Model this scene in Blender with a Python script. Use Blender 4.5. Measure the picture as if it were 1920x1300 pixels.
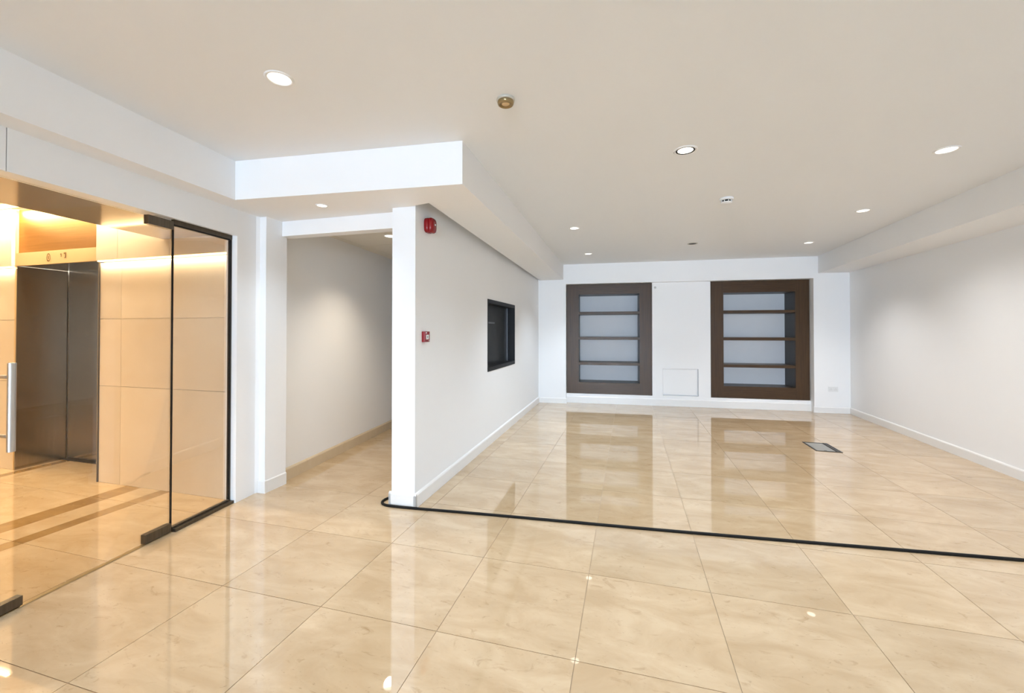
import bpy, bmesh, math, random
from mathutils import Vector, Matrix

random.seed(7)
for o in list(bpy.data.objects):
    bpy.data.objects.remove(o, do_unlink=True)
SC = bpy.context.scene
COL = SC.collection

# ------------------------------------------------------------------ camera
FPX = 780.0
PITCH = 0.0105
YAW = math.atan(218.0 / 780.0)
cam_data = bpy.data.cameras.new('camera')
cam_data.sensor_fit = 'HORIZONTAL'
cam_data.sensor_width = 36.0
cam_data.lens = 36.0 * FPX / 1920.0
cam_data.shift_y = -(650.0 - (621.0 - FPX * math.tan(PITCH))) / 1920.0
cam_data.clip_start = 0.05
cam = bpy.data.objects.new('camera', cam_data)
COL.objects.link(cam)
cam.location = (0, 0, 1.4)
cam.rotation_euler = (math.pi / 2 + PITCH, 0, YAW)
SC.camera = cam

# ------------------------------------------------------------------ world, exposure
SC.view_settings.view_transform = 'Standard'
SC.view_settings.look = 'None'
SC.view_settings.gamma = 1.0
SC.view_settings.use_curve_mapping = False
SC.view_settings.exposure = 0.14
world = bpy.data.worlds.new('daylight_sky')
SC.world = world
world.use_nodes = True
_bg = world.node_tree.nodes['Background']
_bg.inputs['Color'].default_value = (0.63, 0.79, 1.0, 1)
_bg.inputs['Strength'].default_value = 51.0

# daylight portals that sit in the window openings of the wall behind the camera
def portal(x, y, z, w, h, rz=0.0):
    d = bpy.data.lights.new('window_portal', 'AREA')
    d.shape = 'RECTANGLE'; d.size = w; d.size_y = h
    d.cycles.is_portal = True
    o = bpy.data.objects.new('window_portal', d); COL.objects.link(o)
    o.location = (x, y, z); o.rotation_euler = (math.pi / 2, 0, rz)   # shines towards +Y when rz = 0
    return o
SOUTH = -13.0
LOB = -3.2         # rear end of the lift lobby
WINS = [(-1.10, 0.20), (0.35, 1.65), (1.80, 3.00)]
for a, b in WINS:
    portal((a + b) / 2, SOUTH - 0.02, 1.35, b - a, 2.5)

# ------------------------------------------------------------------ helpers
def mat_base(name):
    m = bpy.data.materials.new(name); m.use_nodes = True
    nt = m.node_tree
    return m, nt, nt.nodes['Principled BSDF']

def N(nt, t, **kw):
    n = nt.nodes.new(t)
    for k, v in kw.items():
        if k in n.inputs: n.inputs[k].default_value = v
        else: setattr(n, k, v)
    return n

def plain(name, col, rough=0.5, metal=0.0, var=0.03, scale=6.0, stretch=(1, 1, 1), bump=0.0, spec=0.5, rvar=0.05):
    m, nt, b = mat_base(name)
    tc = N(nt, 'ShaderNodeTexCoord'); mp = N(nt, 'ShaderNodeMapping'); mp.inputs['Scale'].default_value = stretch
    nz = N(nt, 'ShaderNodeTexNoise', Scale=scale, Detail=4.0)
    nt.links.new(tc.outputs['Object'], mp.inputs['Vector']); nt.links.new(mp.outputs[0], nz.inputs['Vector'])
    cr = N(nt, 'ShaderNodeMix', data_type='RGBA')
    cr.inputs[6].default_value = (*[max(0, c * (1 - var)) for c in col], 1)
    cr.inputs[7].default_value = (*[min(1, c * (1 + var)) for c in col], 1)
    nt.links.new(nz.outputs['Fac'], cr.inputs[0]); nt.links.new(cr.outputs[2], b.inputs['Base Color'])
    mr = N(nt, 'ShaderNodeMapRange'); mr.inputs[3].default_value = max(0, rough - rvar); mr.inputs[4].default_value = min(1, rough + rvar)
    nt.links.new(nz.outputs['Fac'], mr.inputs[0]); nt.links.new(mr.outputs[0], b.inputs['Roughness'])
    b.inputs['Metallic'].default_value = metal
    b.inputs['Specular IOR Level'].default_value = spec
    if bump:
        bp = N(nt, 'ShaderNodeBump', Strength=bump, Distance=0.002)
        nz2 = N(nt, 'ShaderNodeTexNoise', Scale=scale * 30, Detail=2.0)
        nt.links.new(mp.outputs[0], nz2.inputs['Vector'])
        nt.links.new(nz2.outputs['Fac'], bp.inputs['Height']); nt.links.new(bp.outputs[0], b.inputs['Normal'])
    return m

def emis(name, col, s):
    m, nt, b = mat_base(name)
    b.inputs['Base Color'].default_value = (*col, 1)
    b.inputs['Emission Color'].default_value = (*col, 1)
    b.inputs['Emission Strength'].default_value = s
    return m

def glass_mat(name, tint, refl=1.0):
    m = bpy.data.materials.new(name); m.use_nodes = True
    nt = m.node_tree; nt.nodes.clear()
    out = N(nt, 'ShaderNodeOutputMaterial'); mix = N(nt, 'ShaderNodeMixShader')
    tr = N(nt, 'ShaderNodeBsdfTransparent'); tr.inputs[0].default_value = (*tint, 1)
    gl = N(nt, 'ShaderNodeBsdfGlossy'); gl.inputs['Roughness'].default_value = 0.0
    fr = N(nt, 'ShaderNodeFresnel', IOR=1.5); mu = N(nt, 'ShaderNodeMath', operation='MULTIPLY'); mu.inputs[1].default_value = refl
    nt.links.new(fr.outputs[0], mu.inputs[0]); nt.links.new(mu.outputs[0], mix.inputs[0])
    nt.links.new(tr.outputs[0], mix.inputs[1]); nt.links.new(gl.outputs[0], mix.inputs[2])
    nt.links.new(mix.outputs[0], out.inputs[0])
    return m

def marble(name, light, mid, dark, rough=0.045, vein=0.5, contrast=1.0, ior=2.0):
    """polished limestone / marble, every tile gets its own offset and tone"""
    m, nt, b = mat_base(name)
    tc = N(nt, 'ShaderNodeTexCoord'); oi = N(nt, 'ShaderNodeObjectInfo')
    ofs = N(nt, 'ShaderNodeVectorMath', operation='SCALE'); cmb = N(nt, 'ShaderNodeCombineXYZ')
    for i in range(3): nt.links.new(oi.outputs['Random'], cmb.inputs[i])
    nt.links.new(cmb.outputs[0], ofs.inputs[0]); ofs.inputs['Scale'].default_value = 37.0
    add = N(nt, 'ShaderNodeVectorMath', operation='ADD')
    nt.links.new(tc.outputs['Object'], add.inputs[0]); nt.links.new(ofs.outputs[0], add.inputs[1])
    mp = N(nt, 'ShaderNodeMapping'); mp.inputs['Scale'].default_value = (1.0, 2.1, 1.0); mp.inputs['Rotation'].default_value = (0, 0, 0.18)
    nt.links.new(add.outputs[0], mp.inputs['Vector'])
    n1 = N(nt, 'ShaderNodeTexNoise', Scale=2.6, Detail=6.0, Roughness=0.62, Distortion=0.6)
    n2 = N(nt, 'ShaderNodeTexNoise', Scale=9.0, Detail=5.0, Roughness=0.65, Distortion=1.2)
    n3 = N(nt, 'ShaderNodeTexNoise', Scale=22.0, Detail=3.0, Roughness=0.6, Distortion=2.0)
    for n in (n1, n2, n3): nt.links.new(mp.outputs[0], n.inputs['Vector'])
    r1 = N(nt, 'ShaderNodeValToRGB'); e = r1.color_ramp.elements
    e[0].position = 0.36; e[0].color = (*mid, 1); e[1].position = 0.66; e[1].color = (*light, 1)
    nt.links.new(n1.outputs['Fac'], r1.inputs[0])
    r2 = N(nt, 'ShaderNodeValToRGB'); e = r2.color_ramp.elements
    e[0].position = 0.60; e[0].color = (0, 0, 0, 1); e[1].position = 0.80; e[1].color = (contrast, contrast, contrast, 1)
    nt.links.new(n2.outputs['Fac'], r2.inputs[0])
    mx = N(nt, 'ShaderNodeMix', data_type='RGBA'); mx.inputs[7].default_value = (*dark, 1)
    nt.links.new(r2.outputs[0], mx.inputs[0]); nt.links.new(r1.outputs[0], mx.inputs[6])
    r3 = N(nt, 'ShaderNodeValToRGB'); e = r3.color_ramp.elements
    e[0].position = 0.66; e[0].color = (0, 0, 0, 1); e[1].position = 0.78; e[1].color = (vein, vein, vein, 1)
    nt.links.new(n3.outputs['Fac'], r3.inputs[0])
    mx2 = N(nt, 'ShaderNodeMix', data_type='RGBA'); mx2.inputs[7].default_value = (*[c * 0.72 for c in dark], 1)
    nt.links.new(r3.outputs[0], mx2.inputs[0]); nt.links.new(mx.outputs[2], mx2.inputs[6])
    hs = N(nt, 'ShaderNodeHueSaturation')
    mr = N(nt, 'ShaderNodeMapRange'); mr.inputs[3].default_value = 0.94; mr.inputs[4].default_value = 1.05
    nt.links.new(oi.outputs['Random'], mr.inputs[0]); nt.links.new(mr.outputs[0], hs.inputs['Value'])
    nt.links.new(mx2.outputs[2], hs.inputs['Color']); nt.links.new(hs.outputs[0], b.inputs['Base Color'])
    b.inputs['Roughness'].default_value = rough
    b.inputs['IOR'].default_value = ior
    return m

def wood_metal(name, col, dark, rough=0.32, metal=0.35, along='z', spec=0.5):
    m, nt, b = mat_base(name)
    tc = N(nt, 'ShaderNodeTexCoord'); mp = N(nt, 'ShaderNodeMapping')
    mp.inputs['Scale'].default_value = {'z': (40, 40, 1.2), 'x': (1.2, 40, 40)}[along]
    nz = N(nt, 'ShaderNodeTexNoise', Scale=1.6, Detail=5.0, Roughness=0.6)
    nt.links.new(tc.outputs['Object'], mp.inputs['Vector']); nt.links.new(mp.outputs[0], nz.inputs['Vector'])
    cr = N(nt, 'ShaderNodeValToRGB'); e = cr.color_ramp.elements
    e[0].position = 0.3; e[0].color = (*dark, 1); e[1].position = 0.7; e[1].color = (*col, 1)
    nt.links.new(nz.outputs['Fac'], cr.inputs[0]); nt.links.new(cr.outputs[0], b.inputs['Base Color'])
    b.inputs['Roughness'].default_value = rough; b.inputs['Metallic'].default_value = metal; b.inputs['Specular IOR Level'].default_value = spec
    return m

M = {}
M['paint'] = plain('white_wall_paint', (0.91, 0.91, 0.91), 0.55, var=0.008, scale=2.0, bump=0.03, spec=0.3)
M['paint_side'] = plain('off_white_wall_paint', (0.905, 0.915, 0.925), 0.5, var=0.008, scale=2.0, bump=0.03, spec=0.3)
M['ceiling'] = plain('ceiling_paint', (0.85, 0.868, 0.885), 0.6, var=0.008, scale=1.5, bump=0.03, spec=0.2)
M['skirting'] = plain('skirting_gloss_paint', (0.86, 0.85, 0.83), 0.3, var=0.01, scale=4.0)
M['cream_skirting'] = marble('cream_marble_skirting', (0.70, 0.58, 0.41), (0.66, 0.53, 0.36), (0.58, 0.45, 0.28), 0.2, vein=0.3, ior=1.5)
M['floor'] = marble('polished_cream_marble', (0.58, 0.435, 0.276), (0.48, 0.338, 0.195), (0.34, 0.215, 0.105), rough=0.018, vein=0.75)
M['band'] = marble('brown_marble_band', (0.36, 0.22, 0.085), (0.27, 0.155, 0.055), (0.45, 0.30, 0.14), 0.06)
M['grout'] = plain('floor_grout', (0.36, 0.26, 0.16), 0.8, var=0.1, scale=20)
M['bronze'] = wood_metal('dark_bronze_veneer', (0.085, 0.048, 0.024), (0.055, 0.031, 0.016), 0.36, 0.0, spec=0.22)
M['bronze_h'] = wood_metal('dark_bronze_veneer_horizontal', (0.085, 0.048, 0.024), (0.055, 0.031, 0.016), 0.36, 0.0, along='x', spec=0.22)
M['case_inside'] = plain('bookcase_dark_lining', (0.035, 0.024, 0.016), 0.4, var=0.15, scale=10)
M['case_back'] = plain('bookcase_pale_back', (0.82, 0.83, 0.85), 0.5, var=0.04, scale=2.5, spec=0.15)
M['dark_metal'] = wood_metal('dark_anodised_metal', (0.13, 0.105, 0.078), (0.085, 0.07, 0.05), 0.32, 0.75)
M['steel'] = wood_metal('dark_brushed_steel', (0.47, 0.425, 0.375), (0.39, 0.35, 0.305), 0.17, 0.97)
M['handle'] = wood_metal('satin_stainless_tube', (0.60, 0.58, 0.55), (0.50, 0.48, 0.46), 0.36, 1.0)
M['gold'] = wood_metal('brushed_gold_panel', (0.60, 0.33, 0.095), (0.50, 0.27, 0.07), 0.3, 0.95, along='x')
M['header'] = plain('elevator_header_brass', (0.74, 0.54, 0.30), 0.3, 0.25, var=0.03, scale=8)
M['indicator'] = plain('indicator_dark_bronze', (0.20, 0.12, 0.04), 0.4, 0.3)
M['stone'] = marble('cream_stone_cladding', (0.85, 0.76, 0.64), (0.82, 0.72, 0.59), (0.78, 0.67, 0.53), 0.22, vein=0.15, contrast=0.5, ior=1.5)
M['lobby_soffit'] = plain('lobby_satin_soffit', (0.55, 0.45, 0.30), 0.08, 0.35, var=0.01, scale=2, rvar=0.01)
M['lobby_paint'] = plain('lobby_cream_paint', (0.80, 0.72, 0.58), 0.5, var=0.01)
M['glass'] = glass_mat('clear_door_glass', (0.985, 0.975, 0.95), 0.3)
M['pane'] = glass_mat('window_glass', (0.97, 0.98, 0.98), 0.6)
M['frame'] = plain('window_frame_white', (0.8, 0.8, 0.8), 0.4)
M['black'] = plain('black_rubber', (0.008, 0.007, 0.006), 0.6, var=0.2, spec=0.2)
M['niche'] = plain('black_powder_coat', (0.012, 0.012, 0.0125), 0.45, var=0.15, rvar=0.06, spec=0.25)
M['niche_back'] = plain('dark_grey_back_sheet', (0.02, 0.0205, 0.02), 0.4, var=0.15, spec=0.25)
M['niche_edge'] = plain('grey_metal_edge', (0.16, 0.16, 0.17), 0.3, 0.6)
M['red'] = plain('fire_red_plastic', (0.26, 0.003, 0.006), 0.2, var=0.05)
M['white_plastic'] = plain('white_plastic', (0.82, 0.82, 0.81), 0.35, var=0.01)
M['grey_plastic'] = plain('light_grey_plastic', (0.62, 0.62, 0.61), 0.4, var=0.01)
M['brass'] = plain('tarnished_brass', (0.30, 0.21, 0.095), 0.3, 0.5, var=0.1, scale=30)
M['trim_grey'] = plain('warm_grey_trim', (0.55, 0.53, 0.47), 0.35, 0.2)
M['vent_metal'] = plain('worn_vent_metal', (0.055, 0.048, 0.04), 0.4, 0.6, var=0.2, scale=20)
M['vent_plate'] = plain('grey_carpet_tile_plate', (0.30, 0.295, 0.275), 0.55, 0.2, var=0.15, scale=40)
M['dark_hole'] = plain('dark_void', (0.01, 0.01, 0.01), 0.7)
M['lamp'] = emis('lamp_glow', (1.0, 0.93, 0.80), 3.0)
M['lamp_warm'] = emis('lamp_glow_warm', (1.0, 0.80, 0.52), 10.0)
M['led'] = emis('led_strip_glow', (1.0, 0.70, 0.34), 7.0)
M['tile_white'] = plain('mineral_ceiling_tile', (0.78, 0.74, 0.66), 0.8, var=0.03, scale=30)

def link(name, bm, mat, parent=None, loc=None, smooth=False):
    me = bpy.data.meshes.new(name)
    bmesh.ops.recalc_face_normals(bm, faces=bm.faces)
    if loc is not None:
        bmesh.ops.translate(bm, verts=bm.verts, vec=-Vector(loc))
    if smooth:
        for f in bm.faces: f.smooth = True
    bm.to_mesh(me); bm.free()
    if mat is not None: me.materials.append(M[mat] if isinstance(mat, str) else mat)
    o = bpy.data.objects.new(name, me); COL.objects.link(o)
    if loc is not None: o.location = loc
    if parent is not None:
        o.parent = parent
        o.matrix_parent_inverse = parent.matrix_world.inverted() if False else Matrix.Identity(4)
        # parents are always unrotated, so subtract their location
        o.location = Vector(o.location) - world_loc(parent)
    return o

def world_loc(o):
    v = Vector(o.location)
    while o.parent is not None:
        o = o.parent; v += Vector(o.location)
    return v

def tag(o, label, cat, group=None):
    o['label'] = label; o['category'] = cat
    if group: o['group'] = group
    return o

def struct(o, label=None):
    o['kind'] = 'structure'
    if label: o['label'] = label
    return o

def empty(name, loc):
    o = bpy.data.objects.new(name, None); COL.objects.link(o); o.location = loc
    o.empty_display_size = 0.1
    return o

def B(): return bmesh.new()

def prism(bm, poly, z0, z1):
    lo = [bm.verts.new((p[0], p[1], z0)) for p in poly]
    hi = [bm.verts.new((p[0], p[1], z1)) for p in poly]
    n = len(poly)
    bm.faces.new(lo[::-1]); bm.faces.new(hi)
    for i in range(n):
        bm.faces.new((lo[i], lo[(i + 1) % n], hi[(i + 1) % n], hi[i]))
    return bm

class Frame:
    """local wall frame: a along the wall, b behind it, z up"""
    def __init__(s, o, u, n): s.o = Vector((o[0], o[1])); s.u = Vector(u).normalized(); s.n = Vector(n).normalized()
    def p(s, a, b): v = s.o + s.u * a + s.n * b; return (v.x, v.y)
    def box(s, bm, a0, a1, b0, b1, z0, z1, bev=0.0):
        if bev:
            t = B(); prism(t, [s.p(a0, b0), s.p(a1, b0), s.p(a1, b1), s.p(a0, b1)], z0, z1)
            bmesh.ops.recalc_face_normals(t, faces=t.faces)
            bmesh.ops.bevel(t, geom=t.edges[:], offset=bev, segments=2, affect='EDGES', profile=0.7)
            merge(bm, t); return bm
        return prism(bm, [s.p(a0, b0), s.p(a1, b0), s.p(a1, b1), s.p(a0, b1)], z0, z1)
    def profile(s, bm, a0, a1, prof):
        """extrude a (b, z) profile along a"""
        e0 = [bm.verts.new((*s.p(a0, b), z)) for b, z in prof]
        e1 = [bm.verts.new((*s.p(a1, b), z)) for b, z in prof]
        n = len(prof)
        bm.faces.new(e0); bm.faces.new(e1[::-1])
        for i in range(n): bm.faces.new((e0[i], e0[(i + 1) % n], e1[(i + 1) % n], e1[i]))
        return bm

def merge(dst, src):
    me = bpy.data.meshes.new('tmp'); src.to_mesh(me); src.free(); dst.from_mesh(me); bpy.data.meshes.remove(me)

AX = Frame((0, 0), (1, 0), (0, 1))
def box(bm, x0, x1, y0, y1, z0, z1, bev=0.0): return AX.box(bm, x0, x1, y0, y1, z0, z1, bev)

def lathe(bm, prof, seg=32, M4=None):
    """revolve (r, z) profile about z"""
    rings = []
    for r, z in prof:
        if r < 1e-6: rings.append([bm.verts.new((0, 0, z))])
        else: rings.append([bm.verts.new((r * math.cos(2 * math.pi * k / seg), r * math.sin(2 * math.pi * k / seg), z)) for k in range(seg)])
    for a, b in zip(rings, rings[1:]):
        for k in range(seg):
            k2 = (k + 1) % seg
            if len(a) == 1 and len(b) == 1: continue
            if len(a) == 1: bm.faces.new((a[0], b[k], b[k2]))
            elif len(b) == 1: bm.faces.new((a[k], b[0], a[k2]))
            else: bm.faces.new((a[k], b[k], b[k2], a[k2]))
    if M4 is not None: bmesh.ops.transform(bm, matrix=M4, verts=bm.verts)
    return bm

def tube(bm, pts, r, seg=10, cap=True):
    P = [Vector(p) for p in pts]; rings = []
    up0 = Vector((0, 0, 1))
    for i, p in enumerate(P):
        t = (P[min(i + 1, len(P) - 1)] - P[max(i - 1, 0)]).normalized()
        s = t.cross(up0)
        if s.length < 1e-4: s = t.cross(Vector((1, 0, 0)))
        s.normalize(); u = s.cross(t).normalized()
        rings.append([bm.verts.new(p + (s * math.cos(2 * math.pi * k / seg) + u * math.sin(2 * math.pi * k / seg)) * r) for k in range(seg)])
    for a, b in zip(rings, rings[1:]):
        for k in range(seg): bm.faces.new((a[k], a[(k + 1) % seg], b[(k + 1) % seg], b[k]))
    if cap: bm.faces.new(rings[0][::-1]); bm.faces.new(rings[-1])
    return bm

def catmull(pts, n=10):
    P = [Vector(p) for p in pts]; P = [2 * P[0] - P[1]] + P + [2 * P[-1] - P[-2]]; out = []
    for i in range(1, len(P) - 2):
        for k in range(n):
            t = k / n; a, b, c, d = P[i - 1:i + 3]
            out.append(0.5 * ((2 * b) + (c - a) * t + (2 * a - 5 * b + 4 * c - d) * t * t + (3 * b - a - 3 * c + d) * t ** 3))
    out.append(P[-2]); return out

def clip(poly, p, n):
    """keep the side of the 2-D polygon where (x-p).n >= 0"""
    out = []
    for i in range(len(poly)):
        a, b = Vector(poly[i]), Vector(poly[(i + 1) % len(poly)])
        da, db = (a - p).dot(n), (b - p).dot(n)
        if da >= 0: out.append(tuple(a))
        if (da >= 0) != (db >= 0): out.append(tuple(a + (b - a) * (da / (da - db))))
    return out

def area2(poly):
    return 0.5 * sum(poly[i][0] * poly[(i + 1) % len(poly)][1] - poly[(i + 1) % len(poly)][0] * poly[i][1] for i in range(len(poly)))

# ------------------------------------------------------------------ key dimensions (metres)
ZC = 2.69          # main ceiling
ZS = 2.395         # underside of soffits and beams
GL = Frame((-2.917, 1.265), (-0.1162, 0.9932), (-0.9932, -0.1162))   # glass screen, b into the lobby
BW = Frame((-1.70, 8.02), (0.99831, 0.05817), (-0.05817, 0.99831))   # back wall, b away from the room
PE = Frame((-1.63, 2.975), (-0.0139, 0.9999), (-0.9999, -0.0139))    # partition, east face, b into the partition
RW = Frame((3.62, 8.33), (-0.0213, -0.99977), (0.99977, -0.0213))    # right wall, a runs towards the camera

# ------------------------------------------------------------------ floor
floor = struct(link('floor', box(B(), -7.3, 4.4, SOUTH - 0.3, 9.6, -0.2, -0.003), 'grout', loc=(0, 0, -0.1)),
               'polished cream marble floor laid in large square tiles')
GAP = 0.0016
def tile(poly, mat, name='floor_tile'):
    if len(poly) < 3 or abs(area2(poly)) < 0.004: return
    cx = sum(p[0] for p in poly) / len(poly); cy = sum(p[1] for p in poly) / len(poly)
    bm = B(); prism(bm, poly, -0.012, 0.0)
    return link(name, bm, mat, floor, loc=(cx, cy, 0))
TX, TY = 0.6425, 0.656
glass_pt = Vector(GL.p(0, 0.03)); glass_n = Vector((0.9932, 0.1162))
rw_pt = Vector(RW.p(0, 0.02)); rw_n = Vector((-0.99977, 0.0213))
bw_pt = Vector(BW.p(0, 0.13)); bw_n = Vector((0.05817, -0.99831))
rear = B()
for j in range(-24, 10):
    y0 = 2.443 + TY * j
    for i in range(-4, 7):
        x0 = -0.222 + TX * i; xl = x0 if i > -4 else -4.2      # the column beside the glass runs through to the screen
        poly = [(xl + GAP, y0 + GAP), (x0 + TX - GAP, y0 + GAP), (x0 + TX - GAP, y0 + TY - GAP), (xl + GAP, y0 + TY - GAP)]
        for p, n in ((glass_pt, glass_n), (rw_pt, rw_n), (bw_pt, bw_n)):
            poly = clip(poly, p, n)
            if len(poly) < 3: break
        if len(poly) < 3: continue
        if j < -4:
            if abs(area2(poly)) > 0.004: prism(rear, poly, -0.012, 0.0)
        else: tile(poly, 'floor')
o = link('floor_tiles', rear, 'floor', floor, loc=(0, -5.0, 0)); o['kind'] = 'stuff'
# lobby floor: tile columns with two brown bands running to the lift wall
xs = [(-3.845, -2.2, 'floor'), (-3.96, -3.845, 'band'), (-4.19, -3.96, 'floor'), (-4.38, -4.19, 'band'), (-5.02, -4.38, 'floor'),
      (-5.66, -5.02, 'floor'), (-5.80, -5.66, 'floor'), (-5.90, -5.80, 'band'), (-6.55, -5.90, 'floor'), (-7.2, -6.55, 'floor')]
lob_pt = Vector(GL.p(0, 0.034)); lob_n = -glass_n
for xa, xb, mt in xs:
    for j in range(-6, 2):
        y0 = 2.443 + TY * j; y1 = min(y0 + TY, 3.10)
        poly = [(xa + GAP, y0 + GAP), (xb - GAP, y0 + GAP), (xb - GAP, y1 - GAP), (xa + GAP, y1 - GAP)]
        poly = clip(poly, lob_pt, lob_n)
        if len(poly) >= 3: tile(poly, mt, 'floor_tile' if mt == 'floor' else 'floor_band')

# ------------------------------------------------------------------ ceiling, soffits, beams
struct(link('ceiling', box(B(), -3.6, 4.4, SOUTH - 0.3, 9.6, ZC, ZC + 0.2), 'ceiling'), 'plain warm white plaster ceiling')
# soffit: front bulkhead over the passage and the strip along the partition
bm = B()
# left wing, over the corridor mouth
prism(bm, [(-2.868, 2.463), (-1.49, 2.577), (-1.49, 2.93), (-1.64, 2.96), (-1.75, 3.12), (-3.2, 3.12), (-3.2, 2.463)], ZS, ZC + 0.01)
# right wing: strip running to the back wall
prism(bm, [(-1.49, 2.577), (-1.078, 2.61), (-1.215, 8.20), (-1.72, 8.20), (-1.668, 7.95), (-1.49, 2.93)], ZS, ZC + 0.01)
struct(link('trim_1', bm, 'paint'), 'white boxed bulkhead over the corridor mouth and along the partition')
# beam over the glass screen
bm = prism(B(), [(-1.36, SOUTH), (-2.748, 1.19), (-2.868, 2.463), (-3.20, 2.463), (-1.8, SOUTH)], ZS, ZC + 0.01)
struct(link('trim_2', bm, 'paint'), 'white ceiling beam above the glass screen')
# beam along the right wall
bm = prism(B(), [(2.30, SOUTH), (3.4, SOUTH), (3.8, 8.38), (3.152, 8.38), (2.985, 4.2)], ZS, ZC + 0.01)
struct(link('trim_3', bm, 'paint_side'), 'white ceiling beam along the right wall')

# ------------------------------------------------------------------ walls
# right wall
bm = RW.box(B(), -0.4, 21.6, 0.0, 0.25, -0.05, ZC + 0.05)
struct(link('wall_right', bm, 'paint_side'), 'long plain off-white wall on the right')
SK = [(-0.016, 0.0), (-0.016, 0.088), (-0.012, 0.098), (-0.004, 0.104), (0.002, 0.104), (0.002, 0.0)]
struct(link('baseboard_right', RW.profile(B(), 0.0, 21.3, SK), 'skirting'))

# partition wall with the niche opening cut in its east face
NA0, NA1, NZ0, NZ1, ND = 1.835, 3.16, 0.90, 1.795, 0.125
T = 0.205
bm = B()
PE.box(bm, 0, NA0, 0, T, 0, ZC + 0.02); PE.box(bm, NA1, 6.4, 0, T, 0, ZC + 0.02)
PE.box(bm, NA0, NA1, 0, T, 0, NZ0); PE.box(bm, NA0, NA1, 0, T, NZ1, ZC + 0.02)
PE.box(bm, NA0, NA1, ND, T, NZ0, NZ1)
struct(link('wall_partition', bm, 'paint_side'), 'white partition wall between corridor and main room')
bm = B()
SKP = [(-0.018, 0.0), (-0.018, 0.098), (-0.012, 0.108), (-0.004, 0.114), (0.002, 0.114), (0.002, 0.0)]
PE.profile(bm, -0.018, 5.06, SKP)
PF = Frame(PE.p(0, 0), (-0.9999, -0.0139), (-0.0139, 0.9999))       # end face of the partition
PF.profile(bm, -0.018, T + 0.018, SKP)
PWs = Frame(PE.p(0, T), (-0.0139, 0.9999), (0.9999, 0.0139))
PWs.profile(bm, -0.018, 6.2, SKP)
struct(link('baseboard_partition', bm, 'skirting'))

# left wall: jamb beside the screen, small pilaster and corridor wall, all one piece
J = GL.p(1.413, 0)
bm = prism(B(), [J, GL.p(1.614, 0), (-3.093, 2.899), (-3.027, 2.899), (-3.031, 3.13), (-3.095, 3.143), (-3.308, 5.321), (-3.68, 9.15), (-4.0, 9.15), (-4.0, 2.99), (-3.3, 2.99), GL.p(1.43, 0.10), GL.p(1.413, 0.10)], 0, ZC)
struct(link('wall_left', bm, 'paint'), 'white wall with a slim pilaster between glass screen and corridor')
CW = Frame((-3.095, 3.143), (-0.0973, 0.99525), (-0.99525, -0.0973))
bm = B(); CW.profile(bm, 0.0, 5.4, SKP)
struct(link('baseboard_corridor', bm, 'cream_skirting'))
bm = B()
Frame((-3.093, 2.899), (1, 0), (0, 1)).profile(bm, -0.0, 0.078, [(-0.012, 0), (-0.012, 0.10), (-0.004, 0.108), (0.002, 0.108), (0.002, 0)])
Frame((-3.029, 2.899), (-0.0173, 0.99985), (-0.99985, -0.0173)).profile(bm, -0.012, 0.23, [(-0.012, 0), (-0.012, 0.10), (-0.004, 0.108), (0.002, 0.108), (0.002, 0)])
struct(link('baseboard_pilaster', bm, 'skirting'))
# lintel over the corridor mouth, corridor ceiling and end wall
bm = prism(B(), [(-3.06, 3.075), (-1.80, 3.075), (-1.80, 3.185), (-3.12, 3.185)], 2.262, ZC)
struct(link('trim_4', bm, 'paint'), 'white lintel above the corridor mouth')
ZCOR = 2.445
cc = struct(link('ceiling_corridor', box(B(), -3.75, -1.75, 3.1, 9.2, ZCOR + 0.004, ZCOR + 0.1), 'trim_grey'), 'suspended tile ceiling of the corridor')
for i in range(3):
    for j in range(10):
        x0 = -3.72 + i * 0.6 + 0.02; y0 = 3.2 + j * 0.6
        link('ceiling_tile', box(B(), x0 + .004, x0 + .596, y0 + .004, y0 + .596, ZCOR - 0.004, ZCOR + 0.006), 'tile_white', cc, loc=(x0 + .3, y0 + .3, ZCOR))
struct(link('wall_corridor_end', box(B(), -3.75, -1.75, 9.15, 9.35, 0, ZC), 'paint_side'))

# back wall: two piers, header, recessed middle with the plinth under the bookcases
RB = 0.12
bm = B()
BW.box(bm, -0.05, 0.536, 0, 0.75, 0, ZC + 0.02)
BW.box(bm, 4.785, 5.45, 0, 0.75, 0, ZC + 0.02)
BW.box(bm, 0.536, 4.785, 0, 0.75, 2.312, ZC + 0.02)
BW.box(bm, 0.536, 4.785, RB, 0.75, 0, 0.182)
# middle panel with a recess left open for the access hatch
HA0, HA1, HZ0, HZ1 = 2.33, 2.955, 0.195, 0.695
BW.box(bm, 2.145, HA0, RB, 0.75, 0.182, 2.312); BW.box(bm, HA1, 3.165, RB, 0.75, 0.182, 2.312)
BW.box(bm, HA0, HA1, RB, 0.75, HZ1, 2.312); BW.box(bm, HA0, HA1, RB + 0.05, 0.75, 0.182, HZ1)
BW.box(bm, HA0, HA1, RB, RB + 0.05, 0.182, HZ0)
BW.box(bm, 0.536, 4.785, 0.66, 0.75, 0, ZC)
struct(link('wall_back', bm, 'paint'), 'white back wall with piers, header and recessed middle')
bm = B()
SKB = [(-0.012, 0.0), (-0.012, 0.09), (-0.004, 0.102), (0.002, 0.102), (0.002, 0.0)]
BW.profile(bm, 0.0, 0.548, SKB); BW.profile(bm, 4.773, 5.35, SKB)
BWm = Frame(BW.p(0, RB), BW.u, BW.n)
BWm.profile(bm, 0.536, 4.785, [(-0.014, 0.0), (-0.014, 0.118), (-0.004, 0.130), (0.002, 0.130), (0.002, 0.0)])
struct(link('baseboard_back', bm, 'skirting'))

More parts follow.
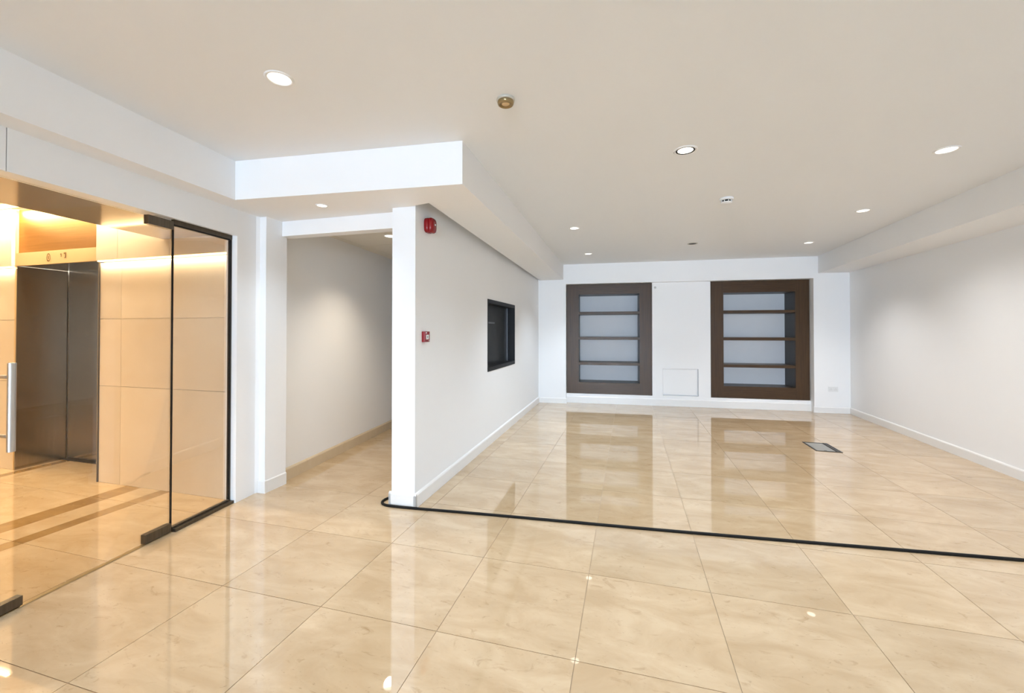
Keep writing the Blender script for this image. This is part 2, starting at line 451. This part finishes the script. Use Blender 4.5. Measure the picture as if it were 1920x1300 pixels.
# wall behind the camera with big daylight windows
bm = B()
x = -2.75
for a, b in WINS + [(3.75, None)]:
    box(bm, x, a, SOUTH - 0.2, SOUTH, 0, ZC); x = b
for a, b in WINS:
    box(bm, a, b, SOUTH - 0.2, SOUTH, 0, 0.1); box(bm, a, b, SOUTH - 0.2, SOUTH, 2.6, ZC)
struct(link('wall_front', bm, 'paint_side'), 'white wall behind the viewer with tall windows')
for k, (a, b) in enumerate(WINS):
    w = struct(link('window_%d' % (k + 2), box(B(), a, b, SOUTH - 0.13, SOUTH - 0.07, 0.1, 0.16), 'frame', loc=((a + b) / 2, SOUTH - 0.1, 0.13)))
    for (x0, x1, z0, z1) in ((a, a + .06, .16, 2.54), (b - .06, b, .16, 2.54), (a, b, 2.54, 2.6)):
        link('window_frame', box(B(), x0, x1, SOUTH - 0.13, SOUTH - 0.07, z0, z1), 'frame', w, loc=((x0 + x1) / 2, SOUTH - 0.1, (z0 + z1) / 2))
    link('pane', box(B(), a + .06, b - .06, SOUTH - 0.104, SOUTH - 0.096, .16, 2.54), 'pane', w, loc=((a + b) / 2, SOUTH - 0.1, 1.35))

# ------------------------------------------------------------------ glass screen to the lift lobby
fas = struct(link('trim_5', GL.box(B(), -14.2, 1.413, 0.012, 0.15, 2.185, ZS + 0.02), 'paint_side', loc=(-2.9, 1.2, 2.29)), 'fascia of flat white panels above the glass screen')
for a0, a1 in ((-14.2, -2.4), (-2.396, -1.2), (-1.196, 0.015), (0.019, 1.413)):
    c = GL.p((a0 + a1) / 2, 0.006)
    link('fascia_panel', GL.box(B(), a0, a1, 0.0, 0.012, 2.18, ZS + 0.02), 'paint_side', fas, loc=(c[0], c[1], 2.29))
GB0, GB1 = 0.048, 0.058       # glass thickness
# fixed side light with its frame
c = GL.p(1.14, 0.041)
w1 = empty('window_1', (c[0], c[1], 0)); struct(w1, 'narrow fixed glass sidelight in a dark metal frame beside the glass door')
link('pane', GL.box(B(), 0.913, 1.396, GB0, GB1, 0.03, 2.145), 'glass', w1, loc=(c[0], c[1], 1.08))
link('bottom_channel', GL.box(B(), 0.913, 1.413, 0.014, 0.085, 0.0, 0.022, 0.002), 'dark_metal', w1, loc=(c[0], c[1], 0))
link('glazing_bead', GL.box(B(), 0.913, 1.39, 0.040, 0.066, 0.022, 0.034, 0.002), 'dark_metal', w1, loc=(c[0], c[1], 0.03))
link('top_channel', GL.box(B(), 0.913, 1.413, 0.046, 0.08, 2.150, 2.185, 0.002), 'dark_metal', w1, loc=(c[0], c[1], 2.16))
link('top_bead', GL.box(B(), 0.913, 1.39, 0.046, 0.064, 2.140, 2.150, 0.002), 'black', w1, loc=(c[0], c[1], 2.13))
link('frame_post', GL.box(B(), 1.401, 1.413, 0.048, 0.075, 0.022, 2.150, 0.002), 'dark_metal', w1, loc=(*GL.p(1.40, 0.05), 1.08))
link('post_gasket', GL.box(B(), 1.394, 1.401, 0.046, 0.060, 0.034, 2.140), 'black', w1, loc=(*GL.p(1.385, 0.04), 1.08))
link('edge_strip', GL.box(B(), 0.907, 0.913, GB0 - 0.002, GB1 + 0.002, 0.03, 2.135), 'black', w1, loc=(*GL.p(0.889, 0.041), 1.08))

def glass_door(name, a_h, a_f, label):
    """pivot glass leaf: a_h hinge edge, a_f free edge"""
    s = 1 if a_f > a_h else -1
    c = GL.p((a_h + a_f) / 2, 0.041)
    d = empty(name, (c[0], c[1], 0)); struct(d, label)
    def L(n, a0, a1, b0, b1, z0, z1, mt, bev=0.0):
        a0, a1 = min(a0, a1), max(a0, a1)
        return link(n, GL.box(B(), a0, a1, b0, b1, z0, z1, bev), mt, d, loc=(*GL.p((a0 + a1) / 2, (b0 + b1) / 2), (z0 + z1) / 2))
    L('pane', a_h + s * .004, a_f, GB0, GB1, 0.012, 2.165, 'glass')
    for nm, z0, z1 in (('bottom_patch', 0.008, 0.066), ('top_patch', 2.108, 2.168)):
        p1 = L(nm, a_h + s * .004, a_h + s * .178, 0.034, 0.072, z0, z1, 'dark_metal', 0.002)
    L('lock_patch', a_f, a_f - s * .182, 0.034, 0.072, 0.010, 0.058, 'dark_metal', 0.002)
    L('pivot_cap', a_h + s * .02, a_h + s * .12, 0.038, 0.068, 2.168, 2.178, 'handle')
    # tubular pull handle on the room side
    ah = a_f - s * .087
    hx, hy = GL.p(ah, -0.036)
    h = link('handle', tube(B(), [(hx, hy, 0.815), (hx, hy, 0.8155), (hx, hy, 0.817), (hx, hy, 1.243), (hx, hy, 1.2445), (hx, hy, 1.245)], 0.0155, 28), 'handle', d, loc=(hx, hy, 1.03), smooth=False)
    for f in h.data.polygons: f.use_smooth = len(f.vertices) == 4
    for z in (0.888, 1.176):
        q = GL.p(ah, 0.048)
        o = link('standoff', tube(B(), [(hx, hy, z), (q[0], q[1], z)], 0.009, 14), 'handle', h, loc=(hx, hy, z))
        for f in o.data.polygons: f.use_smooth = len(f.vertices) == 4
    return d
glass_door('door_1', 0.905, -0.062, 'frameless glass pivot door with dark patch fittings and tubular handle')
glass_door('door_2', -1.02, -0.068, 'second glass door leaf at the far left edge')
# plain glazed end of the screen beyond the doors (behind the viewer's left)
struct(link('wall_lobby_front', GL.box(B(), -14.2, -1.03, 0.012, 0.15, 0, 2.2), 'paint_side'))
# thin brass floor strip under the door leaves
struct(link('trim_6', GL.box(B(), -1.03, 0.907, 0.038, 0.066, -0.01, 0.003), 'brass'), 'thin metal threshold strip under the glass doors')

# ------------------------------------------------------------------ lift lobby
LY = 2.70
EX0, EX1 = -5.957, -4.754
lw = struct(link('wall_lobby_right', box(B(), EX1 + 0.013, -3.12, LY + 0.026, 3.36, 0, ZC), 'lobby_paint', loc=(-4.0, LY, 0)), 'cream stone clad lift lobby wall right of the elevator')
lwl = struct(link('wall_lobby_side', box(B(), -7.4, EX0 - 0.013, LY + 0.026, 3.36, 0, ZC), 'lobby_paint', loc=(-6.6, LY, 0)), 'cream stone clad lift lobby wall left of the elevator')
struct(link('wall_shaft', box(B(), EX0, EX1, 3.16, 3.36, 0, ZC), 'lobby_paint'))
ZL = 2.035
def clad(x0, x1, z0, z1, y0, y1):
    link('stone_panel', box(B(), x0 + .0015, x1 - .0015, y0, y1, z0 + .0015, z1 - .0015), 'stone', lw if x0 > -5 else lwl, loc=((x0 + x1) / 2, LY, (z0 + z1) / 2))
for x0, x1 in ((EX1 + 0.012, -4.463), (-4.463, -3.83), (-3.83, -3.15), (-6.60, EX0 - 0.012), (-7.3, -6.60)):
    for z0, z1 in ((0.0, 0.893), (0.893, 1.512), (1.512, ZL)): clad(x0, x1, z0, z1, LY, LY + 0.025)
    clad(x0, x1, ZL + 0.016, ZC - 0.03, LY - 0.035, LY + 0.025)
def led(name, x0, x1, y0, y1, z, watts, label, tilt=0.0):
    o = link(name, box(B(), x0, x1, y0, y1, z, z + 0.008), 'led', loc=((x0 + x1) / 2, (y0 + y1) / 2, z))
    tag(o, label, 'light', 'warm linear lights of the lift lobby')
    d = bpy.data.lights.new(name, 'AREA'); d.shape = 'RECTANGLE'; d.size = x1 - x0; d.size_y = 0.03
    d.energy = watts; d.color = (1.0, 0.83, 0.57)
    l = bpy.data.objects.new(name + '_lamp', d); COL.objects.link(l); l.parent = o
    l.location = (0, 0, -0.004); l.rotation_euler = (tilt, 0, 0)
    return o
led('led_strip', EX1 + 0.02, -3.2, LY - 0.03, LY - 0.006, ZL + 0.008, 6.0, 'warm light strip in the stone wall right of the elevator')
led('led_strip', -7.2, EX0 - 0.02, LY - 0.03, LY - 0.006, ZL + 0.008, 5.0, 'warm light strip in the stone wall left of the elevator')
led('cove_light', -7.1, -4.0, LY - 0.14, LY - 0.06, 2.628, 75.0, 'warm cove light at the lobby ceiling above the elevator', 0.15)
# lobby ceilings and remaining walls
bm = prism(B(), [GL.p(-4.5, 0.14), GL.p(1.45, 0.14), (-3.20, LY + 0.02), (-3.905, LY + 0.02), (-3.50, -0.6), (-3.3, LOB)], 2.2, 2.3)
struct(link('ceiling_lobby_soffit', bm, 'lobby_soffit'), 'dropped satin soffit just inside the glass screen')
struct(link('ceiling_lobby', prism(B(), [GL.p(-4.5, 0.14), GL.p(1.45, 0.14), (-3.2, LY + 0.05), (-7.4, LY + 0.05), (-7.4, LOB)], 2.64, 2.68), 'lobby_paint'))
struct(link('wall_lobby_left', box(B(), -7.4, -7.2, LOB, LY + 0.05, 0, 2.66), 'lobby_paint'))
struct(link('wall_lobby_back', box(B(), -7.4, -2.56, LOB - 0.2, LOB, 0, 2.66), 'lobby_paint'))

# elevator: recessed dark steel portal
ev = empty('elevator', ((EX0 + EX1) / 2, LY, 0))
tag(ev, 'elevator with dark brushed steel doors recessed in the cream stone wall', 'elevator')
def E_(n, x0, x1, y0, y1, z0, z1, mt, par=None, bev=0.0):
    return link(n, box(B(), x0, x1, y0, y1, z0, z1, bev), mt, par or ev, loc=((x0 + x1) / 2, (y0 + y1) / 2, (z0 + z1) / 2))
xm = (EX0 + EX1) / 2
E_('door_panel', EX0 + 0.026, xm - 0.002, 3.095, 3.13, 0.006, 2.056, 'steel', bev=0.001)
E_('door_panel', xm + 0.002, EX1 - 0.004, 3.095, 3.13, 0.006, 2.056, 'steel', bev=0.001)
E_('side_panel', EX0, EX0 + 0.012, LY - 0.004, 3.095, 0.0, 2.056, 'steel')
E_('side_panel', EX1 - 0.012, EX1, LY - 0.004, 3.095, 0.0, 2.056, 'steel')
E_('jamb_trim', EX0 - 0.012, EX0, LY - 0.008, LY + 0.02, 0.0, 2.62, 'header')
E_('jamb_trim', EX1, EX1 + 0.012, LY - 0.008, LY + 0.02, 0.0, 2.62, 'dark_metal')
E_('portal_head', EX0, EX1, LY + 0.012, 3.13, 2.058, 2.07, 'steel')
hd = E_('header', EX0, EX1, LY - 0.006, LY + 0.012, 2.056, 2.186, 'header', bev=0.0015)
E_('upper_panel', EX0, EX1, LY + 0.012, LY + 0.03, 2.19, 2.63, 'gold')
E_('door_gap', EX0 + 0.012, EX1 - 0.012, 3.131, 3.15, 0.0, 2.056, 'dark_hole')
E_('sill', EX0 + 0.012, EX1 - 0.012, 3.05, 3.095, 0.0, 0.004, 'dark_metal')
# floor indicator symbols on the header
y = LY - 0.0075
bm = B()
out = []; inn = []
for k in range(28):
    t = 2 * math.pi * k / 28; cx_, cz_ = math.cos(t), math.sin(t)
    w = 0.033 - 0.008 * (cz_ * 0.5 + 0.5)
    out.append(bm.verts.new((-5.463 + w * cx_, y, 2.122 + 0.040 * cz_)))
    inn.append(bm.verts.new((-5.463 + (w - 0.008) * cx_, y, 2.122 + 0.032 * cz_)))
for k in range(28): bm.faces.new((out[k], out[(k + 1) % 28], inn[(k + 1) % 28], inn[k]))
box(bm, -5.468, -5.458, y - 0.0005, y, 2.105, 2.135)
link('indicator_symbol', bm, 'indicator', hd, loc=(-5.463, y, 2.122))
bm = B(); box(bm, -5.222, -5.206, y - .001, y, 2.105, 2.158); box(bm, -5.240, -5.222, y - .001, y, 2.142, 2.158); box(bm, -5.232, -5.206, y - .001, y, 2.105, 2.112)
link('indicator_digit', bm, 'indicator', hd, loc=(-5.215, y, 2.13))
bm = B(); box(bm, -5.282, -5.272, y - .001, y, 2.118, 2.150); box(bm, -5.290, -5.282, y - .001, y, 2.140, 2.150)
link('indicator_digit', bm, 'indicator', hd, loc=(-5.277, y, 2.13))

# ------------------------------------------------------------------ bookcases in the back wall
def bookcase(a0, a1, oa0, oa1, z0, z1, oz0, oz1, label):
    f0 = RB + 0.006; c = BW.p((a0 + a1) / 2, f0)
    t = empty('bookcase', (c[0], c[1], z0)); tag(t, label, 'bookcase', 'built-in bookcases of the back wall')
    def L(n, p0, p1, q0, q1, zz0, zz1, mt, bev=0.0):
        return link(n, BW.box(B(), p0, p1, q0, q1, zz0, zz1, bev), mt, t, loc=(*BW.p((p0 + p1) / 2, (q0 + q1) / 2), (zz0 + zz1) / 2))
    f1 = f0 + 0.045; back = f0 + 0.45
    L('frame_stile', a0, oa0, f0, f1, z0, z1, 'bronze', 0.001); L('frame_stile', oa1, a1, f0, f1, z0, z1, 'bronze', 0.001)
    L('frame_rail', oa0, oa1, f0, f1, z0, oz0, 'bronze_h', 0.001); L('frame_rail', oa0, oa1, f0, f1, oz1, z1, 'bronze_h', 0.001)
    L('side_panel', oa0 - 0.02, oa0, f1, back, oz0, oz1, 'case_inside'); L('side_panel', oa1, oa1 + 0.02, f1, back, oz0, oz1, 'case_inside')
    L('top_panel', oa0 - 0.02, oa1 + 0.02, f1, back, oz1, oz1 + 0.02, 'case_inside'); L('bottom_panel', oa0 - 0.02, oa1 + 0.02, f1, back, oz0 - 0.02, oz0, 'case_inside')
    L('back_panel', oa0 - 0.02, oa1 + 0.02, back, back + 0.02, oz0 - 0.02, oz1 + 0.02, 'case_back')
    for z in (0.765, 1.257, 1.750):
        L('shelf', oa0 + 0.001, oa1 - 0.001, f0 + 0.012, back, z - 0.026, z + 0.026, 'bronze_h', 0.0015)
    return t
bookcase(0.545, 2.140, 0.776, 1.917, 0.184, 2.304, 0.402, 2.112, 'dark bronze framed built-in bookcase nearer the red alarm partition')
bookcase(3.172, 4.772, 3.386, 4.556, 0.188, 2.304, 0.398, 2.098, 'dark bronze framed built-in bookcase nearer the wall socket')

# access hatch in the middle panel
c = BW.p((HA0 + HA1) / 2, RB + 0.05)
h = empty('access_hatch', (c[0], c[1], HZ0)); tag(h, 'square white access hatch low on the wall between the bookcases', 'hatch')
link('hatch_panel', BW.box(B(), HA0 + .004, HA1 - .022, RB + 0.014, RB + 0.049, HZ0 + .016, HZ1 - .004, 0.003), 'paint', h, loc=(*BW.p((HA0 + HA1) / 2, RB + .03), .44))
bm = B(); BW.box(bm, HA0 - .03, HA0, RB - .004, RB + .002, HZ0 - .02, HZ1 + .03); BW.box(bm, HA1, HA1 + .03, RB - .004, RB + .002, HZ0 - .02, HZ1 + .03)
BW.box(bm, HA0, HA1, RB - .004, RB + .002, HZ1, HZ1 + .03); BW.box(bm, HA0, HA1, RB - .004, RB + .002, HZ0 - .02, HZ0)
link('hatch_frame', bm, 'paint', h, loc=(*BW.p((HA0 + HA1) / 2, RB), .44))

# wall socket
c = BW.p(5.068, -0.004)
s = empty('wall_socket', (c[0], c[1], 0.36)); tag(s, 'white double wall socket low on the right-hand pier', 'socket')
link('face_plate', BW.box(B(), 4.995, 5.141, -0.010, 0.0, 0.365, 0.451, 0.003), 'white_plastic', s, loc=(*BW.p(5.068, -.005), .408))
for a in (5.033, 5.103):
    sk = link('socket_module', BW.box(B(), a - .028, a + .028, -0.0125, -0.010, 0.378, 0.438, 0.001), 'white_plastic', s, loc=(*BW.p(a, -.011), .408))
    bm = B()
    for da, dz in ((0, .012), (-.011, -.01), (.011, -.01)): BW.box(bm, a + da - .003, a + da + .003, -0.0131, -0.0124, .408 + dz - .005, .408 + dz + .005)
    link('pin_holes', bm, 'trim_grey', sk, loc=(*BW.p(a, -.013), .408))
# tiny sensor dot above the hatch panel
o = link('wall_sensor', lathe(B(), [(0, 0.012), (0.014, 0.010), (0.02, 0.004), (0.021, 0)], 20), 'grey_plastic', smooth=True)
p = BW.p(2.20, RB); o.location = (p[0], p[1], 2.22); o.rotation_euler = (math.pi / 2, 0, math.atan2(BW.u.y, BW.u.x))
tag(o, 'tiny round grey sensor beside the top of the left bookcase', 'sensor')

# ------------------------------------------------------------------ display niche in the partition
c = PE.p((NA0 + NA1) / 2, 0.06)
nb = empty('wall_cabinet', (c[0], c[1], NZ0)); tag(nb, 'black open metal cabinet recessed in the white partition wall', 'cabinet')
def L(n, a0, a1, b0, b1, z0, z1, mt, bev=0.0, par=None):
    return link(n, PE.box(B(), a0, a1, b0, b1, z0, z1, bev), mt, par or nb, loc=(*PE.p((a0 + a1) / 2, (b0 + b1) / 2), (z0 + z1) / 2))
L('back_sheet', NA0 + .001, NA1 - .001, ND - 0.012, ND - 0.001, NZ0 + .001, NZ1 - .001, 'niche_back')
L('side_sheet', NA0 + .001, NA0 + .018, -0.006, ND - 0.012, NZ0 + .001, NZ1 - .001, 'niche')
L('side_sheet', NA1 - .018, NA1 - .001, -0.006, ND - 0.012, NZ0 + .001, NZ1 - .001, 'niche')
L('top_sheet', NA0 + .018, NA1 - .018, -0.006, ND - 0.012, NZ1 - .05, NZ1 - .001, 'niche')
L('bottom_sheet', NA0 + .018, NA1 - .018, -0.006, ND - 0.012, NZ0 + .001, NZ0 + .05, 'niche')
L('inner_post', NA1 - .05, NA1 - .036, ND - 0.03, ND - 0.012, NZ0 + .05, NZ1 - .05, 'niche_edge')
br = L('bracket', NA0 + .10, NA0 + .62, ND - 0.026, ND - 0.012, 1.50, 1.52, 'niche_edge')
L('bracket_arm', NA0 + .20, NA0 + .215, ND - 0.05, ND - 0.012, 1.52, 1.60, 'niche_edge', par=br)

# ------------------------------------------------------------------ red fire devices on the partition
def rounded(bm, frame, ca, cz, prof, n=32, pw=3.6):
    """stack of superellipse sections (half width, half height, b)"""
    rings = []
    for hw, hh, b in prof:
        r = []
        for k in range(n):
            t = 2 * math.pi * k / n; c_, s_ = math.cos(t), math.sin(t)
            x_ = math.copysign(abs(c_) ** (2 / pw), c_) * hw; z_ = math.copysign(abs(s_) ** (2 / pw), s_) * hh
            p_ = frame.p(ca + x_, b); r.append(bm.verts.new((p_[0], p_[1], cz + z_)))
        rings.append(r)
    for a, b in zip(rings, rings[1:]):
        for k in range(n): bm.faces.new((a[k], a[(k + 1) % n], b[(k + 1) % n], b[k]))
    bm.faces.new(rings[0]); bm.faces.new(rings[-1][::-1])
    return bm
sa, sz = 0.196, 2.284
c = PE.p(sa, 0); sd = empty('alarm_sounder', (c[0], c[1], sz)); tag(sd, 'red rounded fire alarm sounder high on the partition wall', 'alarm')
bm = rounded(B(), PE, sa, sz, [(.050, .058, 0), (.054, .062, -.006), (.054, .062, -.03), (.051, .060, -.036)])
link('sounder_base', bm, 'red', sd, loc=(c[0], c[1], sz), smooth=True)
bm = rounded(B(), PE, sa, sz, [(.050, .059, -.034), (.053, .063, -.042), (.053, .063, -.056), (.048, .057, -.068), (.036, .044, -.075), (.015, .018, -.078)])
dm = link('sounder_dome', bm, 'red', sd, loc=(c[0], c[1], sz), smooth=True)
bm = rounded(B(), PE, sa, sz + .004, [(.006, .006, -.077), (.006, .006, -.081), (.003, .003, -.083)], 16, 2)
link('sounder_lens', bm, M['lamp_warm'] if False else 'white_plastic', dm, loc=(c[0], c[1], sz), smooth=True)
ca, cz = 0.155, 1.353
c = PE.p(ca, 0); cp = empty('alarm_call_point', (c[0], c[1], cz)); tag(cp, 'small red manual call point at hand height on the partition', 'call point')
link('backbox', PE.box(B(), ca - .0435, ca + .0435, -0.020, 0.0, cz - .0435, cz + .0435, .003), 'red', cp, loc=(c[0], c[1], cz))
fr = link('front_cover', PE.box(B(), ca - .0435, ca + .0435, -0.030, -0.020, cz - .0435, cz + .0435, .003), 'red', cp, loc=(*PE.p(ca, -.025), cz))
wi = link('break_glass', PE.box(B(), ca - .024, ca + .024, -0.0315, -0.030, cz - .022, cz + .016), 'white_plastic', fr, loc=(*PE.p(ca, -.031), cz))
link('symbol_dot', PE.box(B(), ca - .005, ca + .005, -0.0322, -0.0315, cz - .008, cz + .004), 'black', cp, loc=(*PE.p(ca, -.032), cz))
link('label_strip', PE.box(B(), ca - .030, ca - .012, -0.0308, -0.030, cz + .026, cz + .037), 'white_plastic', cp, loc=(*PE.p(ca, -.031), cz + .03))
link('key_slot', PE.box(B(), ca + .022, ca + .034, -0.0308, -0.030, cz - .038, cz - .030), 'grey_plastic', cp, loc=(*PE.p(ca, -.031), cz - .034))

# ------------------------------------------------------------------ ceiling fittings
def downlight(x, y, z, r, label, lit=True, watts=165.0, warm=(0.76, 0.875, 1.0), cone=106.0, dark_rim=False, spot=True):
    t = empty('downlight', (x, y, z)); tag(t, label, 'light', 'recessed ceiling downlights')
    ring = lathe(B(), [(r * 0.86, 0.0), (r * 0.86, -0.003), (r * 0.93, -0.006), (r * 1.05, -0.005), (r * 1.12, -0.001), (r * 1.12, 0.0)], 40)
    link('trim_ring', ring, 'white_plastic' if lit else 'trim_grey', t, loc=(0, 0, 0), smooth=True).location = (0, 0, 0)
    if dark_rim:
        rim = lathe(B(), [(r * 0.70, -0.0012), (r * 0.73, -0.003), (r * 0.86, -0.0045), (r * 0.88, -0.003)], 40)
        link('inner_rim', rim, 'niche', t, loc=(0, 0, 0), smooth=True).location = (0, 0, 0)
    rr = r * (0.74 if dark_rim else 0.88)
    disc = lathe(B(), [(0, -0.0035), (rr * 0.8, -0.003), (rr, -0.0015), (rr, 0.0)], 40)
    link('lamp_lens', disc, 'lamp' if lit else 'dark_hole', t, loc=(0, 0, 0)).location = (0, 0, 0)
    if lit and spot:
        d = bpy.data.lights.new('downlight_lamp', 'SPOT'); d.energy = watts; d.color = warm
        d.spot_size = math.radians(cone); d.spot_blend = 1.0; d.shadow_soft_size = r * 0.8
        l = bpy.data.objects.new('downlight_lamp', d); COL.objects.link(l); l.parent = t; l.location = (0, 0, -0.02)
    return t
downlight(-1.711, 1.712, ZC, 0.062, 'bright round downlight in the ceiling nearest the glass screen')
downlight(0.396, 3.179, ZC, 0.074, 'downlight with a black inner rim near the middle of the ceiling', dark_rim=True, cone=140.0, watts=215.0)
downlight(2.185, 3.67, ZC, 0.066, 'nearest of the three downlights beside the right-hand beam', cone=136.0, watts=108.0, warm=(0.95, 0.93, 0.92))
downlight(2.423, 5.286, ZC, 0.062, 'middle one of the three downlights beside the right-hand beam', cone=136.0, watts=108.0, warm=(0.95, 0.93, 0.92))
downlight(2.533, 6.988, ZC, 0.060, 'farthest of the three downlights beside the right-hand beam', cone=113.0, watts=125.0, warm=(0.95, 0.93, 0.92))
downlight(-0.647, 5.219, ZC, 0.060, 'nearer of the two downlights before the left bookcase', cone=104.0)
downlight(-0.639, 7.013, ZC, 0.058, 'farther of the two downlights before the left bookcase', cone=104.0)
downlight(0.915, 6.61, ZC, 0.066, 'dark unlit downlight between the bookcases', lit=False)
downlight(-2.33, 2.755, ZS, 0.042, 'small downlight under the bulkhead at the corridor mouth', watts=34.0, cone=130.0)
downlight(-2.50, 4.02, ZCOR - 0.004, 0.075, 'warm downlight in the corridor tile ceiling', watts=85.0, warm=(1.0, 0.86, 0.67), cone=112.0)
for x, y, w in ((0.40, 0.6, 'just ahead of'), (0.40, -1.6, 'behind'), (2.1, 1.4, 'to the right of'), (2.0, -1.2, 'behind and right of'), (-1.4, -1.2, 'behind and left of'),
                (0.45, -4.6, 'far behind'), (1.9, -6.6, 'far behind and right of'), (-1.0, -6.6, 'far behind and left of'), (0.5, -9.4, 'at the window end behind')):
    downlight(x, y, ZC, 0.066, 'added round fill downlight %s the viewer, out of the picture' % w, watts=122.0)  # unseen lamps added to brighten the floor and, by bounce, the ceiling

for x, y, w in ((-4.9, 0.9, 'before the elevator'), (-5.9, -0.6, 'by the far lobby wall'), (-4.6, -1.4, 'at the rear of the lobby')):
    downlight(x, y, 2.64, 0.066, 'added warm lobby fill downlight %s, out of the picture' % w, watts=185.0, warm=(1.0, 0.86, 0.66), cone=140.0)  # unseen lamps added so lobby walls and floor are lit evenly

t = empty('brass_ceiling_fitting', (-0.653, 2.205, ZC)); tag(t, 'small tarnished brass eyeball fitting in the ceiling, unlit', 'light')
link('rose', lathe(B(), [(0.050, 0), (0.052, -0.006), (0.050, -0.012), (0.043, -0.014)], 36), 'trim_grey', t, loc=(0, 0, 0), smooth=True).location = (0, 0, 0)
eb = link('eyeball', lathe(B(), [(0.044, -0.010), (0.046, -0.022), (0.042, -0.032), (0.032, -0.036), (0.030, -0.030), (0.0, -0.022)], 36), 'brass', t, loc=(0, 0, 0), smooth=True); eb.location = (0, 0, 0)
link('lens', lathe(B(), [(0.0, -0.034), (0.018, -0.031), (0.028, -0.024)], 24), 'header', eb, loc=(0, 0, 0), smooth=True).location = (0, 0, 0)

t = empty('smoke_detector', (0.922, 4.44, ZC)); tag(t, 'white round smoke detector with black vents on the ceiling', 'detector')
link('mounting_base', lathe(B(), [(0.062, 0), (0.064, -0.008), (0.062, -0.018), (0.052, -0.022), (0.0, -0.022)], 40), 'white_plastic', t, loc=(0, 0, 0), smooth=False).location = (0, 0, 0)
link('vent_core', lathe(B(), [(0.040, -0.020), (0.040, -0.040)], 40), 'black', t, loc=(0, 0, 0)).location = (0, 0, 0)
for k in range(8):
    a = 2 * math.pi * k / 8 + 0.2
    bm = prism(B(), [(0.038 * math.cos(a - .06), 0.038 * math.sin(a - .06)), (0.050 * math.cos(a - .06), 0.050 * math.sin(a - .06)), (0.050 * math.cos(a + .06), 0.050 * math.sin(a + .06)), (0.038 * math.cos(a + .06), 0.038 * math.sin(a + .06))], -0.041, -0.021)
    link('vent_rib', bm, 'white_plastic', t, loc=(0, 0, 0)).location = (0, 0, 0)
link('cap', lathe(B(), [(0.051, -0.039), (0.051, -0.044), (0.042, -0.052), (0.0, -0.054)], 40), 'white_plastic', t, loc=(0, 0, 0), smooth=True).location = (0, 0, 0)

# ------------------------------------------------------------------ floor outlet box
vx0, vx1, vy0, vy1 = 2.105, 2.372, 5.64, 6.045
t = empty('floor_box', ((vx0 + vx1) / 2, (vy0 + vy1) / 2, 0)); tag(t, 'metal framed floor outlet box set in the marble floor', 'floor box')
def V(n, x0, x1, y0, y1, z0, z1, mt, bev=0.0, par=None):
    return link(n, box(B(), x0, x1, y0, y1, z0, z1, bev), mt, par or t, loc=((x0 + x1) / 2, (y0 + y1) / 2, (z0 + z1) / 2))
V('frame_bar', vx0, vx0 + .014, vy0, vy1, 0.0, .006, 'vent_metal'); V('frame_bar', vx1 - .014, vx1, vy0, vy1, 0.0, .006, 'vent_metal')
V('frame_bar', vx0 + .014, vx1 - .014, vy0, vy0 + .014, 0.0, .006, 'vent_metal'); V('frame_bar', vx0 + .014, vx1 - .014, vy1 - .02, vy1, 0.0, .006, 'vent_metal')
V('cable_slot', vx1 - .062, vx1 - .048, vy0 + .014, vy1 - .02, 0.0, .002, 'dark_hole')
ld = V('lid', vx0 + .018, vx1 - .064, vy0 + .018, vy1 - .03, 0.0, .005, 'vent_plate', .001)
V('side_flap', vx1 - .046, vx1 - .016, vy0 + .014, vy1 - .02, 0.0, .005, 'vent_metal', .001)
V('finger_pull', vx0 + .09, vx0 + .12, vy0 + .024, vy0 + .04, .005, .0056, 'dark_hole', par=ld)

# ------------------------------------------------------------------ cable across the floor
R = 0.0095
pts = [(-1.862, 3.30, R), (-1.885, 3.16, R), (-1.935, 3.055, R), (-1.93, 2.985, R), (-1.875, 2.945, R), (-1.75, 2.942, R), (-1.55, 2.957, R), (-0.9, 3.012, R), (0.219, 3.095, R), (1.339, 3.195, R), (2.312, 3.283, R), (3.49, 3.385, R)]
o = link('floor_cable', tube(B(), catmull(pts, 10), R, 12), 'black', loc=(0, 3.0, 0), smooth=True)
tag(o, 'thick black cable lying across the marble floor from the partition foot', 'cable')
